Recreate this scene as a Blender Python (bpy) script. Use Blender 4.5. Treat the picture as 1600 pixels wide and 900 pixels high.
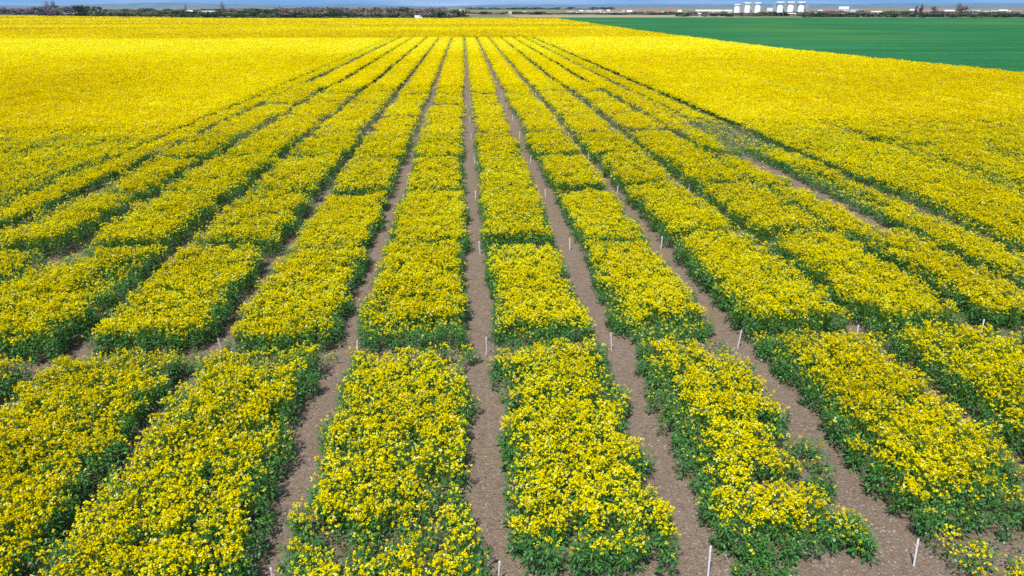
import bpy, math, random
import numpy as np
from mathutils import Vector

for o in list(bpy.data.objects):
    bpy.data.objects.remove(o)
SC = bpy.context.scene
COL = SC.collection
RAD = math.radians
rng = np.random.default_rng(7)
random.seed(7)

# ------------------------------------------------------------------ camera
CAM_H = 8.0
PITCH = math.atan(439 / 1080)
YAW = RAD(3.78)
cd = bpy.data.cameras.new('camera')
cam = bpy.data.objects.new('camera', cd)
COL.objects.link(cam)
cam.location = (0, 0, CAM_H)
cam.rotation_euler = (math.pi / 2 - PITCH, 0, -YAW)
cd.sensor_width = 36
cd.lens = 36 * 1080 / 1600
cd.clip_start = 0.1
cd.clip_end = 60000
SC.camera = cam

# ------------------------------------------------------------------ sky, sun, exposure
SUN_EL = RAD(62)
sd = Vector((-0.50, -0.86, 0)).normalized()      # towards the sun, behind the camera and to its left
SUN_DIR = Vector((sd.x * math.cos(SUN_EL), sd.y * math.cos(SUN_EL), math.sin(SUN_EL)))
w = bpy.data.worlds.new('World')
SC.world = w
w.use_nodes = True
nt = w.node_tree
nt.nodes.clear()
sky = nt.nodes.new('ShaderNodeTexSky')
sky.sky_type = 'NISHITA'
sky.sun_disc = False
sky.sun_elevation = SUN_EL
sky.sun_rotation = math.atan2(SUN_DIR.x, SUN_DIR.y)
sky.air_density = 1.0
sky.dust_density = 0.2
sky.ozone_density = 3.0
bg = nt.nodes.new('ShaderNodeBackground')
bg.inputs['Strength'].default_value = 0.13
wo = nt.nodes.new('ShaderNodeOutputWorld')
hsv = nt.nodes.new('ShaderNodeHueSaturation'); hsv.inputs['Saturation'].default_value = 1.15
tc = nt.nodes.new('ShaderNodeTexCoord')
sx = nt.nodes.new('ShaderNodeSeparateXYZ'); nt.links.new(tc.outputs['Generated'], sx.inputs[0])
ab = nt.nodes.new('ShaderNodeMath'); ab.operation = 'ABSOLUTE'; nt.links.new(sx.outputs[2], ab.inputs[0])
ad = nt.nodes.new('ShaderNodeMath'); ad.operation = 'ADD'; ad.inputs[1].default_value = 0.30; nt.links.new(ab.outputs[0], ad.inputs[0])
cb = nt.nodes.new('ShaderNodeCombineXYZ'); nt.links.new(sx.outputs[0], cb.inputs[0]); nt.links.new(sx.outputs[1], cb.inputs[1]); nt.links.new(ad.outputs[0], cb.inputs[2])
nm_ = nt.nodes.new('ShaderNodeVectorMath'); nm_.operation = 'NORMALIZE'; nt.links.new(cb.outputs[0], nm_.inputs[0])
nt.links.new(nm_.outputs[0], sky.inputs['Vector'])
nt.links.new(sky.outputs[0], hsv.inputs['Color'])
# thin high cloud streaks
cm = nt.nodes.new('ShaderNodeMapping'); cm.inputs['Scale'].default_value = (3.0, 3.0, 60.0); nt.links.new(tc.outputs['Generated'], cm.inputs[0])
cn = nt.nodes.new('ShaderNodeTexNoise'); cn.inputs['Scale'].default_value = 1.6; cn.inputs['Detail'].default_value = 4; nt.links.new(cm.outputs[0], cn.inputs['Vector'])
cr = nt.nodes.new('ShaderNodeValToRGB'); cr.color_ramp.elements[0].position = 0.42; cr.color_ramp.elements[0].color = (0, 0, 0, 1)
cr.color_ramp.elements[1].position = 0.75; cr.color_ramp.elements[1].color = (0.6, 0.6, 0.6, 1); nt.links.new(cn.outputs[0], cr.inputs[0])
cx = nt.nodes.new('ShaderNodeMix'); cx.data_type = 'RGBA'; nt.links.new(cr.outputs[0], cx.inputs[0]); nt.links.new(hsv.outputs[0], cx.inputs[6]); cx.inputs[7].default_value = (5.6, 5.9, 6.6, 1)
nt.links.new(cx.outputs[2], bg.inputs[0])
nt.links.new(bg.outputs[0], wo.inputs['Surface'])
sl = bpy.data.lights.new('sun', 'SUN')
sl.energy = 3.9
sl.angle = RAD(3.0)
sl.color = (1.0, 0.96, 0.90)
sun = bpy.data.objects.new('sun', sl)
COL.objects.link(sun)
sun.location = (0, 0, 60)
sun.rotation_euler = (-SUN_DIR).to_track_quat('-Z', 'Y').to_euler()
SC.view_settings.view_transform = 'Standard'
SC.view_settings.look = 'None'
SC.view_settings.exposure = 0.46
SC.view_settings.gamma = 1.0
SC.cycles.max_bounces = 6
SC.cycles.diffuse_bounces = 4
SC.cycles.transparent_max_bounces = 4
SC.cycles.volume_bounces = 0
SC.cycles.use_denoising = False
SC.cycles.volume_step_rate = 10

# ------------------------------------------------------------------ helpers
def tag(o, label=None, cat=None, group=None, kind=None):
    if label: o['label'] = label
    if cat: o['category'] = cat
    if group: o['group'] = group
    if kind: o['kind'] = kind
    return o

def empty(name, loc, rz=0.0):
    o = bpy.data.objects.new(name, None)
    COL.objects.link(o)
    o.location = loc
    o.rotation_euler = (0, 0, rz)
    o.empty_display_size = 0.2
    return o

def link(name, me, parent=None, loc=None):
    o = bpy.data.objects.new(name, me)
    COL.objects.link(o)
    if parent: o.parent = parent
    if loc is not None: o.location = loc
    return o

def quad_mesh(name, V, mats, tint=None, midx=None):
    """V (n,4,3): every quad with four vertices of its own"""
    n = len(V)
    me = bpy.data.meshes.new(name)
    me.vertices.add(n * 4)
    me.vertices.foreach_set('co', np.ascontiguousarray(V, dtype=np.float32).reshape(-1))
    me.loops.add(n * 4)
    me.loops.foreach_set('vertex_index', np.arange(n * 4, dtype=np.int32))
    me.polygons.add(n)
    me.polygons.foreach_set('loop_start', np.arange(0, n * 4, 4, dtype=np.int32))
    if midx is not None:
        me.polygons.foreach_set('material_index', np.asarray(midx, dtype=np.int32))
    if tint is not None:
        a = me.attributes.new('tint', 'FLOAT', 'FACE')
        a.data.foreach_set('value', np.asarray(tint, dtype=np.float32))
    for m in (mats if isinstance(mats, (list, tuple)) else [mats]):
        me.materials.append(m)
    me.update(calc_edges=True)
    return me

def grid_mesh(name, xs, ys, zf, mat, tint=None, keep=None):
    X, Y = np.meshgrid(xs, ys)
    Z = zf(X, Y)
    ny, nx = X.shape
    co = np.stack([X, Y, Z], -1).reshape(-1, 3)
    idx = np.arange(nx * ny).reshape(ny, nx)
    F = np.stack([idx[:-1, :-1], idx[:-1, 1:], idx[1:, 1:], idx[1:, :-1]], -1).reshape(-1, 4)
    cx = co[F].mean(1)
    if keep is not None:
        F = F[keep(cx[:, 0], cx[:, 1])]
    me = bpy.data.meshes.new(name)
    me.vertices.add(len(co))
    me.vertices.foreach_set('co', co.astype(np.float32).reshape(-1))
    me.loops.add(F.size)
    me.loops.foreach_set('vertex_index', F.astype(np.int32).reshape(-1))
    me.polygons.add(len(F))
    me.polygons.foreach_set('loop_start', np.arange(0, F.size, 4, dtype=np.int32))
    me.polygons.foreach_set('use_smooth', np.ones(len(F), dtype=bool))
    me.materials.append(mat)
    me.update(calc_edges=True)
    return me

def py_mesh(name, verts, faces, mat, smooth=False):
    me = bpy.data.meshes.new(name)
    me.from_pydata([tuple(v) for v in verts], [], faces)
    me.materials.append(mat)
    if smooth:
        for p in me.polygons: p.use_smooth = True
    me.update()
    return me

class MB:
    """collects boxes, tubes and prisms into one mesh"""
    def __init__(s): s.v = []; s.f = []
    def add(s, v, f):
        b = len(s.v); s.v += [tuple(q) for q in v]; s.f += [tuple(i + b for i in q) for q in f]
    def box(s, x0, x1, y0, y1, z0, z1):
        s.add([(x0,y0,z0),(x1,y0,z0),(x1,y1,z0),(x0,y1,z0),(x0,y0,z1),(x1,y0,z1),(x1,y1,z1),(x0,y1,z1)],
              [(0,3,2,1),(4,5,6,7),(0,1,5,4),(1,2,6,5),(2,3,7,6),(3,0,4,7)])
    def lathe(s, cx, cy, prof, n=20):
        v = []; f = []
        for r, z in prof:
            for k in range(n):
                a = 2 * math.pi * k / n
                v.append((cx + r * math.cos(a), cy + r * math.sin(a), z))
        for i in range(len(prof) - 1):
            for k in range(n):
                f.append((i*n+k, i*n+(k+1) % n, (i+1)*n+(k+1) % n, (i+1)*n+k))
        f.append(tuple(range(n))[::-1]); f.append(tuple((len(prof)-1)*n + k for k in range(n)))
        s.add(v, f)
    def limb(s, a, b, ra, rb, n=5):
        a = Vector(a); b = Vector(b); d = (b - a).normalized()
        t = d.orthogonal().normalized(); u = d.cross(t)
        v = []
        for p, r in ((a, ra), (b, rb)):
            for k in range(n):
                q = 2 * math.pi * k / n
                v.append(p + (t * math.cos(q) + u * math.sin(q)) * r)
        f = [(k, (k+1) % n, n + (k+1) % n, n + k) for k in range(n)] + [tuple(range(n))[::-1], tuple(range(n, 2*n))]
        s.add(v, f)
    def prism(s, prof, y0, y1):
        """profile in x,z pulled along y"""
        n = len(prof)
        v = [(x, y0, z) for x, z in prof] + [(x, y1, z) for x, z in prof]
        f = [(k, (k+1) % n, n + (k+1) % n, n + k) for k in range(n)] + [tuple(range(n))[::-1], tuple(range(n, 2*n))]
        s.add(v, f)
    def build(s, name, mat, parent=None, smooth=False):
        return link(name, py_mesh(name, s.v, s.f, mat, smooth), parent)

def _h(ix, iy, seed):
    n = (ix.astype(np.int64) * 374761393 + iy.astype(np.int64) * 668265263 + seed * 974634777) & 0xffffffff
    n = ((n ^ (n >> 13)) * 1274126177) & 0xffffffff
    return ((n ^ (n >> 16)) & 0xffff) / 65535.0

def vn(x, y, seed=0):
    """value noise, 0..1"""
    x = np.asarray(x, float); y = np.asarray(y, float)
    ix = np.floor(x); iy = np.floor(y)
    fx = x - ix; fy = y - iy
    fx = fx * fx * (3 - 2 * fx); fy = fy * fy * (3 - 2 * fy)
    a = _h(ix, iy, seed); b = _h(ix + 1, iy, seed); c = _h(ix, iy + 1, seed); d = _h(ix + 1, iy + 1, seed)
    return (a * (1 - fx) + b * fx) * (1 - fy) + (c * (1 - fx) + d * fx) * fy

def fbm(x, y, seed=0, o=3):
    s = 0; a = 1; t = 0
    for i in range(o):
        s = s + a * vn(x * 2**i + 17.3 * i, y * 2**i - 9.1 * i, seed + i); t += a; a *= 0.5
    return s / t

def sst(x, a, b):
    t = np.clip((x - a) / (b - a), 0, 1)
    return t * t * (3 - 2 * t)

def in_view(x, y, m=1.16):
    """inside the wedge the photograph looks along, with a margin to both sides"""
    cp, sp = math.cos(PITCH), math.sin(PITCH)
    hf = x * math.sin(YAW) + y * math.cos(YAW)
    r = x * math.cos(YAW) - y * math.sin(YAW)
    c = hf * cp + CAM_H * sp
    return (np.abs(r) < c * 800 / 1080 * m + 1.0) & (hf > 0)

# ------------------------------------------------------------------ materials
def nodes(name):
    m = bpy.data.materials.new(name)
    m.use_nodes = True
    n = m.node_tree
    n.nodes.clear()
    out = n.nodes.new('ShaderNodeOutputMaterial')
    return m, n, out

def ramp(n, fac, stops, interp='LINEAR'):
    r = n.nodes.new('ShaderNodeValToRGB')
    r.color_ramp.interpolation = interp
    e = r.color_ramp.elements
    e[0].position = stops[0][0]; e[0].color = (*stops[0][1], 1)
    e[1].position = stops[-1][0]; e[1].color = (*stops[-1][1], 1)
    for p, c in stops[1:-1]:
        q = e.new(p); q.color = (*c, 1)
    n.links.new(fac, r.inputs[0])
    return r.outputs[0]

def tex(n, scale, detail=3, rough=0.5, coord=None, dist=0.0):
    t = n.nodes.new('ShaderNodeTexNoise')
    t.inputs['Scale'].default_value = scale
    t.inputs['Detail'].default_value = detail
    t.inputs['Roughness'].default_value = rough
    t.inputs['Distortion'].default_value = dist
    if coord is not None: n.links.new(coord, t.inputs['Vector'])
    return t.outputs[0]

def geo_pos(n):
    return n.nodes.new('ShaderNodeNewGeometry').outputs['Position']

def mixc(n, fac, a, b, mode='MIX'):
    m = n.nodes.new('ShaderNodeMix')
    m.data_type = 'RGBA'; m.blend_type = mode
    if isinstance(fac, (int, float)): m.inputs[0].default_value = fac
    else: n.links.new(fac, m.inputs[0])
    for k, q in ((6, a), (7, b)):
        if isinstance(q, tuple): m.inputs[k].default_value = (*q, 1)
        else: n.links.new(q, m.inputs[k])
    return m.outputs[2]

def petal_mat(name, stops, transl=0.3):
    m, n, out = nodes(name)
    at = n.nodes.new('ShaderNodeAttribute'); at.attribute_name = 'tint'
    c = ramp(n, at.outputs['Fac'], stops)
    d = n.nodes.new('ShaderNodeBsdfDiffuse'); n.links.new(c, d.inputs[0])
    t = n.nodes.new('ShaderNodeBsdfTranslucent'); n.links.new(c, t.inputs[0])
    mx = n.nodes.new('ShaderNodeMixShader'); mx.inputs[0].default_value = transl
    n.links.new(d.outputs[0], mx.inputs[1]); n.links.new(t.outputs[0], mx.inputs[2])
    n.links.new(mx.outputs[0], out.inputs[0])
    return m

def leaf_mat(name, stops, transl=0.2, gloss=0.03):
    m, n, out = nodes(name)
    at = n.nodes.new('ShaderNodeAttribute'); at.attribute_name = 'tint'
    c = ramp(n, at.outputs['Fac'], stops)
    d = n.nodes.new('ShaderNodeBsdfDiffuse'); n.links.new(c, d.inputs[0])
    t = n.nodes.new('ShaderNodeBsdfTranslucent'); n.links.new(c, t.inputs[0])
    mx = n.nodes.new('ShaderNodeMixShader'); mx.inputs[0].default_value = transl
    n.links.new(d.outputs[0], mx.inputs[1]); n.links.new(t.outputs[0], mx.inputs[2])
    g = n.nodes.new('ShaderNodeBsdfGlossy'); g.inputs['Roughness'].default_value = 0.42
    m2 = n.nodes.new('ShaderNodeMixShader'); m2.inputs[0].default_value = gloss
    n.links.new(mx.outputs[0], m2.inputs[1]); n.links.new(g.outputs[0], m2.inputs[2])
    n.links.new(m2.outputs[0], out.inputs[0])
    return m

def plain(name, col, rough=0.7, var=0.12, scale=3.0, metal=0.0):
    m, n, out = nodes(name)
    p = n.nodes.new('ShaderNodeBsdfPrincipled')
    co = n.nodes.new('ShaderNodeTexCoord').outputs['Object']
    f = tex(n, scale, 4, 0.6, co)
    lo = tuple(v * (1 - var) for v in col); hi = tuple(min(1, v * (1 + var)) for v in col)
    n.links.new(ramp(n, f, [(0.3, lo), (0.7, hi)]), p.inputs['Base Color'])
    p.inputs['Roughness'].default_value = rough
    p.inputs['Metallic'].default_value = metal
    n.links.new(p.outputs[0], out.inputs[0])
    return m

# tint runs 0 ochre .. 0.5 full yellow .. 0.85 lemon .. 1 pale new petals
M_PETAL = petal_mat('rape_petals', [(0.0, (0.50, 0.36, 0.0005)), (0.25, (0.66, 0.52, 0.0005)), (0.55, (0.80, 0.675, 0.0005)),
                                    (0.85, (0.90, 0.83, 0.001)), (0.93, (0.90, 0.88, 0.08)), (1.0, (0.92, 0.90, 0.34))])
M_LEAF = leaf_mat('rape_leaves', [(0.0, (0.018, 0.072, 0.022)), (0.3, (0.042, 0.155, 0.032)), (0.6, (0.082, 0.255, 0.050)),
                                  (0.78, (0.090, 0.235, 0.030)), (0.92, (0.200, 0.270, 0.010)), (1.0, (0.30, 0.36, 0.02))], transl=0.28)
M_CANOPY = None
def canopy_mat(name, green_pos, y1, y2):
    m, n, out = nodes(name)
    pos = geo_pos(n)
    f1 = tex(n, 2.2, 5, 0.75, pos)
    sp = n.nodes.new('ShaderNodeMapping'); sp.inputs['Scale'].default_value = (0.35, 0.35, 1)
    n.links.new(pos, sp.inputs[0])
    f2 = tex(n, 0.25, 3, 0.6, sp.outputs[0])
    yel = mixc(n, f2, y1, y2)
    c = mixc(n, ramp(n, f1, [(green_pos - 0.08, (0, 0, 0)), (green_pos + 0.08, (1, 1, 1))]), (0.20, 0.20, 0.004), yel)
    d = n.nodes.new('ShaderNodeBsdfDiffuse'); n.links.new(c, d.inputs[0])
    b = n.nodes.new('ShaderNodeBump'); b.inputs['Strength'].default_value = 0.6; b.inputs['Distance'].default_value = 0.15
    n.links.new(f1, b.inputs['Height']); n.links.new(b.outputs[0], d.inputs['Normal'])
    n.links.new(d.outputs[0], out.inputs[0])
    return m
M_CANOPY = canopy_mat('rape_canopy', 0.42, (0.62, 0.47, 0.002), (0.78, 0.64, 0.002))

def soil_mat():
    m, n, out = nodes('trial_soil')
    pos = geo_pos(n)
    big = tex(n, 0.35, 4, 0.6, pos)
    mid = tex(n, 5.0, 5, 0.7, pos)
    fine = tex(n, 45.0, 4, 0.75, pos)
    v = n.nodes.new('ShaderNodeTexVoronoi'); v.inputs['Scale'].default_value = 26.0; n.links.new(pos, v.inputs['Vector'])
    a = ramp(n, big, [(0.35, (0.275, 0.200, 0.150)), (0.65, (0.345, 0.262, 0.178))])
    b = ramp(n, mid, [(0.30, (0.190, 0.135, 0.110)), (0.70, (0.42, 0.335, 0.25))])
    c = mixc(n, 0.5, a, b)
    sepc = n.nodes.new('ShaderNodeSeparateColor'); n.links.new(v.outputs['Color'], sepc.inputs[0])
    clod = ramp(n, sepc.outputs[0], [(0.0, (0.15, 0.10, 0.085)), (0.45, (0.30, 0.225, 0.170)), (0.8, (0.35, 0.27, 0.205)), (1.0, (0.40, 0.34, 0.28))])
    c = mixc(n, 0.45, c, clod)
    c = mixc(n, 0.55, c, ramp(n, fine, [(0.30, (0.42, 0.38, 0.38)), (0.68, (1.0, 1.0, 1.0))]), 'MULTIPLY')
    c = mixc(n, 1.0, c, (0.90, 0.885, 0.83), 'MULTIPLY')
    d = n.nodes.new('ShaderNodeBsdfPrincipled'); n.links.new(c, d.inputs['Base Color'])
    d.inputs['Roughness'].default_value = 0.95; d.inputs['Specular IOR Level'].default_value = 0.1
    b1 = n.nodes.new('ShaderNodeBump'); b1.inputs['Strength'].default_value = 0.9; b1.inputs['Distance'].default_value = 0.03
    add = n.nodes.new('ShaderNodeMath'); add.operation = 'ADD'
    n.links.new(fine, add.inputs[0]); n.links.new(v.outputs['Distance'], add.inputs[1])
    n.links.new(add.outputs[0], b1.inputs['Height']); n.links.new(b1.outputs[0], d.inputs['Normal'])
    n.links.new(d.outputs[0], out.inputs[0])
    return m
M_SOIL = soil_mat()
M_CLOD = plain('soil_clod', (0.27, 0.215, 0.17), 0.95, 0.35, 9.0)
M_CLODD = plain('soil_clod_dark', (0.17, 0.13, 0.11), 0.95, 0.35, 9.0)
M_STONE = plain('pale_stone', (0.62, 0.58, 0.52), 0.8, 0.15, 20.0)

def farmland_mat():
    m, n, out = nodes('farmland')
    pos = geo_pos(n)
    sp = n.nodes.new('ShaderNodeMapping'); sp.inputs['Scale'].default_value = (0.0022, 0.006, 1); n.links.new(pos, sp.inputs[0])
    v = n.nodes.new('ShaderNodeTexVoronoi'); v.inputs['Scale'].default_value = 1.0; n.links.new(sp.outputs[0], v.inputs['Vector'])
    s = n.nodes.new('ShaderNodeSeparateColor'); n.links.new(v.outputs['Color'], s.inputs[0])
    c = ramp(n, s.outputs[0], [(0.0, (0.20, 0.17, 0.09)), (0.3, (0.10, 0.14, 0.05)), (0.5, (0.26, 0.22, 0.13)), (0.75, (0.16, 0.20, 0.07)), (1.0, (0.24, 0.23, 0.12))], 'CONSTANT')
    f = tex(n, 0.05, 4, 0.6, pos)
    c = mixc(n, 0.35, c, ramp(n, f, [(0.3, (0.10, 0.10, 0.05)), (0.7, (0.34, 0.30, 0.2))]))
    d = n.nodes.new('ShaderNodeBsdfDiffuse'); n.links.new(c, d.inputs[0]); n.links.new(d.outputs[0], out.inputs[0])
    return m
M_FARM = farmland_mat()

def wheat_mat():
    m, n, out = nodes('green_cereal')
    pos = geo_pos(n)
    sp = n.nodes.new('ShaderNodeMapping'); sp.inputs['Scale'].default_value = (0.018, 0.09, 1)
    sp.inputs['Rotation'].default_value = (0, 0, RAD(3)); n.links.new(pos, sp.inputs[0])
    f = tex(n, 1.0, 5, 0.65, sp.outputs[0])
    g = tex(n, 1.3, 5, 0.7, pos)
    h = tex(n, 0.012, 2, 0.5, pos)
    c = ramp(n, f, [(0.30, (0.012, 0.09, 0.032)), (0.50, (0.022, 0.165, 0.055)), (0.72, (0.050, 0.220, 0.082))])
    c = mixc(n, ramp(n, h, [(0.50, (0, 0, 0)), (0.75, (1, 1, 1))]), c, (0.100, 0.235, 0.050))
    c = mixc(n, 0.35, c, ramp(n, g, [(0.35, (0.012, 0.075, 0.025)), (0.68, (0.085, 0.29, 0.11))]))
    wv = n.nodes.new('ShaderNodeTexWave'); wv.wave_type = 'BANDS'; wv.bands_direction = 'Y'
    wv.inputs['Scale'].default_value = 0.022; wv.inputs['Distortion'].default_value = 1.2; wv.inputs['Detail'].default_value = 2; wv.inputs['Detail Scale'].default_value = 0.3
    wm = n.nodes.new('ShaderNodeMapping'); wm.inputs['Rotation'].default_value = (0, 0, RAD(8)); n.links.new(pos, wm.inputs[0]); n.links.new(wm.outputs[0], wv.inputs['Vector'])
    c = mixc(n, ramp(n, wv.outputs['Fac'], [(0.90, (0, 0, 0)), (0.99, (0.4, 0.4, 0.4))]), c, (0.012, 0.085, 0.040))
    c = mixc(n, 1.0, c, (0.92, 0.87, 0.88), 'MULTIPLY')
    # tractor lines along the drilling direction
    se = n.nodes.new('ShaderNodeSeparateXYZ'); n.links.new(pos, se.inputs[0])
    d = n.nodes.new('ShaderNodeBsdfDiffuse'); n.links.new(c, d.inputs[0])
    b = n.nodes.new('ShaderNodeBump'); b.inputs['Strength'].default_value = 0.5; b.inputs['Distance'].default_value = 0.1
    n.links.new(g, b.inputs['Height']); n.links.new(b.outputs[0], d.inputs['Normal'])
    n.links.new(d.outputs[0], out.inputs[0])
    return m
M_WHEAT = wheat_mat()
M_HILL = plain('hazy_hill_forest', (0.10, 0.14, 0.15), 0.95, 0.5, 0.004)  # forest colour with some blue distance haze mixed in
M_ROAD = plain('pale_road', (0.42, 0.42, 0.42), 0.9, 0.1, 0.3)
M_WHITE = plain('white_paint', (0.80, 0.80, 0.78), 0.6, 0.04, 6.0)

# ------------------------------------------------------------------ the ground
def disc(name, R, mat, z=0.0, n=96):
    me = py_mesh(name, [(R * math.cos(2*math.pi*k/n), R * math.sin(2*math.pi*k/n), z) for k in range(n)], [tuple(range(n))], mat)
    return link(name, me)
tag(disc('ground', 16500, M_FARM, -0.12), kind='structure')
EDGE = [(6, 92), (40, 76), (60, 72), (85, 68.2), (143, 61.5), (248, 60.3), (400, 62.5), (522, 65.5)]   # y, x of the border with the green field
def edge_x(y):
    return np.interp(y, [p[0] for p in EDGE], [p[1] for p in EDGE])
def far_y(x):
    return np.interp(x, [-900, -387, -154, 36, 70], [1000, 680, 530, 520, 520])

soil_outline = [(-560, -30), (120, -30), (120, 6)] + [(x, y) for y, x in EDGE[1:]]
soil_outline += [(x, float(far_y(x))) for x in (36, -154, -387, -560)]
soil = link('soil', py_mesh('soil', [(x, y, -0.05) for x, y in soil_outline], [tuple(range(len(soil_outline)))], M_SOIL))
tag(soil, kind='structure')
# crumbly surface of the trial paths, real relief on top of the sheet
def soil_z(x, y):
    return -0.006 + 0.030 * (fbm(x * 1.3, y * 1.3, 91) - 0.5) + 0.018 * (fbm(x * 7, y * 7, 92) - 0.5) + 0.016 * (fbm(x * 23, y * 23, 93, 2) - 0.5)
ts = link('trial_ground', grid_mesh('trial_ground', np.arange(-15, 19.6, 0.05), np.arange(5.5, 30, 0.05), soil_z, M_SOIL, keep=lambda x, y: in_view(x, y)))
tag(ts, kind='structure')
ts = link('trial_ground', grid_mesh('trial_ground', np.arange(-26, 30, 0.2), np.arange(29.9, 75, 0.2), soil_z, M_SOIL, keep=lambda x, y: in_view(x, y)))
tag(ts, kind='structure')

# ------------------------------------------------------------------ rapeseed
def frames(n):
    """two unit tangents for unit normals n"""
    a = np.where(np.abs(n[:, 2:3]) < 0.9, np.array([[0, 0, 1.0]]), np.array([[1.0, 0, 0]]))
    t = np.cross(a, n); t /= np.linalg.norm(t, axis=1, keepdims=True) + 1e-9
    return t, np.cross(n, t)

def unit(v):
    return v / (np.linalg.norm(v, axis=-1, keepdims=True) + 1e-9)

def gen_plants(P, h, bloom, bushy, s, tone, nq=8, racemes=6, leaves=16, stems=True, r=rng):
    """P (n,2) feet; h height; bloom 0..1; bushy 0..1 (edge plants); s element scale; tone 0..1 of the petals"""
    n = len(P)
    LQ, LT, FQ, FT = [], [], [], []
    if n == 0:
        z = np.zeros((0, 4, 3)); return z, np.zeros(0), z, np.zeros(0)
    gz = np.zeros(n)
    # racemes
    R = racemes
    pi = np.repeat(np.arange(n), R)
    keep = r.random(len(pi)) < bloom[pi]
    pi = pi[keep]; m = len(pi)
    if m:
        ang = r.random(m) * 2 * np.pi
        rr = 0.15 * s * np.sqrt(r.random(m))
        c = np.empty((m, 3))
        c[:, 0] = P[pi, 0] + rr * np.cos(ang); c[:, 1] = P[pi, 1] + rr * np.sin(ang)
        c[:, 2] = h[pi] * (1 - 0.22 * r.random(m) ** 1.6) - 1.1 * (rr / s) ** 1.5 + 0.02
        if stems:
            base = np.stack([P[pi, 0] + 0.25 * (c[:, 0] - P[pi, 0]), P[pi, 1] + 0.25 * (c[:, 1] - P[pi, 1]), 0.25 * h[pi]], -1)
            a2 = r.random(m) * np.pi
            w_ = np.stack([np.cos(a2), np.sin(a2), 0 * a2], -1) * 0.0045 * s
            LQ.append(np.stack([base - w_, base + w_, c + w_ * 0.6, c - w_ * 0.6], 1)); LT.append(0.72 + 0.25 * r.random(m))
        rt = np.clip(tone[pi] + r.normal(0, 0.13, m), 0, 0.86)
        pale = r.random(m) < (0.08 if s < 1.2 else 0.04 if s < 1.8 else 0.012)
        rt = np.where(pale, 0.9 + 0.1 * r.random(m), rt)
        q = np.repeat(np.arange(m), nq); k = len(q)
        off = r.normal(0, 1, (k, 3)); off = unit(off) * (r.random((k, 1)) ** 0.5)
        off[:, 2] = np.abs(off[:, 2]) * 1.5 - 0.6
        R0 = 0.035 * s * (0.75 + 0.5 * r.random(m))[q]
        cen = c[q] + off * R0[:, None]
        nn = unit(off * 0.9 + np.array([0, 0, 0.75]) + r.normal(0, 0.45, (k, 3)))
        t, b = frames(nn)
        sp_ = r.random(k) * np.pi
        t2 = t * np.cos(sp_)[:, None] + b * np.sin(sp_)[:, None]; b2 = np.cross(nn, t2)
        hs = (0.0142 * s * (8 / nq) ** 0.5 * (0.75 + 0.5 * r.random(k)))[:, None]
        FQ.append(np.stack([cen - t2 * hs, cen - b2 * hs, cen + t2 * hs, cen + b2 * hs], 1))
        FT.append(np.clip(rt[q] + r.normal(0, 0.05, k), 0, 1))
    # leaves
    cnt = np.maximum(1, np.round(leaves * (0.85 + 0.8 * bushy))).astype(int)
    pi = np.repeat(np.arange(n), cnt); m = len(pi)
    ang = r.random(m) * 2 * np.pi
    tz = 0.05 + 0.90 * r.random(m) ** 0.8
    tz = tz * (1 - 0.16 * np.clip(bloom[pi], 0, 1))
    dx, dy = np.cos(ang), np.sin(ang)
    r0 = (0.015 + 0.10 * r.random(m)) * s
    B = np.stack([P[pi, 0] + dx * r0, P[pi, 1] + dy * r0, h[pi] * tz * 0.96], -1)
    L = (0.050 + 0.075 * r.random(m) ** 1.3) * s * (1.15 - 0.45 * tz)
    W = L * (0.13 + 0.11 * r.random(m))
    el = r.normal(0.35, 0.45, m)
    D1 = np.stack([dx * np.cos(el), dy * np.cos(el), np.sin(el)], -1)
    el2 = el - 0.7 - 0.5 * r.random(m)
    D2 = np.stack([dx * np.cos(el2), dy * np.cos(el2), np.sin(el2)], -1)
    tw = r.normal(0, 0.35, m)[:, None]
    S = unit(np.stack([-dy, dx, 0 * dx], -1) + tw * np.array([0, 0, 1.0]))
    Mi = B + D1 * (L * 0.55)[:, None]; T = Mi + D2 * (L * 0.5)[:, None]
    w0, w1, w2 = (W * 0.3)[:, None], W[:, None], (W * 0.2)[:, None]
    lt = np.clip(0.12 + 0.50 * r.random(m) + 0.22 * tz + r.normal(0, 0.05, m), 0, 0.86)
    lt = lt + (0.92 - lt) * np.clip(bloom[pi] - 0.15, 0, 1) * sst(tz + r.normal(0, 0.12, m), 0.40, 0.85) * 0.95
    if nq >= 5:
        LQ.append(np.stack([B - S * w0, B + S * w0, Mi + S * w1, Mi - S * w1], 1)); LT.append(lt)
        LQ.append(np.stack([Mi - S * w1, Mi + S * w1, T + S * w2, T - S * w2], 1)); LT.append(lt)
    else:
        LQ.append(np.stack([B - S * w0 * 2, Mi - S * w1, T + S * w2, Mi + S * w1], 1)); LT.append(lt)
    LQ = np.concatenate(LQ); LT = np.concatenate(LT)
    LQ[..., 2] = np.maximum(LQ[..., 2], 0.012)
    FQ = np.concatenate(FQ) if FQ else np.zeros((0, 4, 3)); FT = np.concatenate(FT) if FT else np.zeros(0)
    return LQ, LT, FQ, FT

def jitter_pts(x0, x1, y0, y1, dens, r=rng):
    a = 1 / math.sqrt(dens)
    gx = np.arange(x0, x1, a); gy = np.arange(y0, y1, a)
    X, Y = np.meshgrid(gx, gy)
    P = np.stack([X.ravel(), Y.ravel()], -1) + r.random((X.size, 2)) * a * 1.25
    return P

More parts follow.
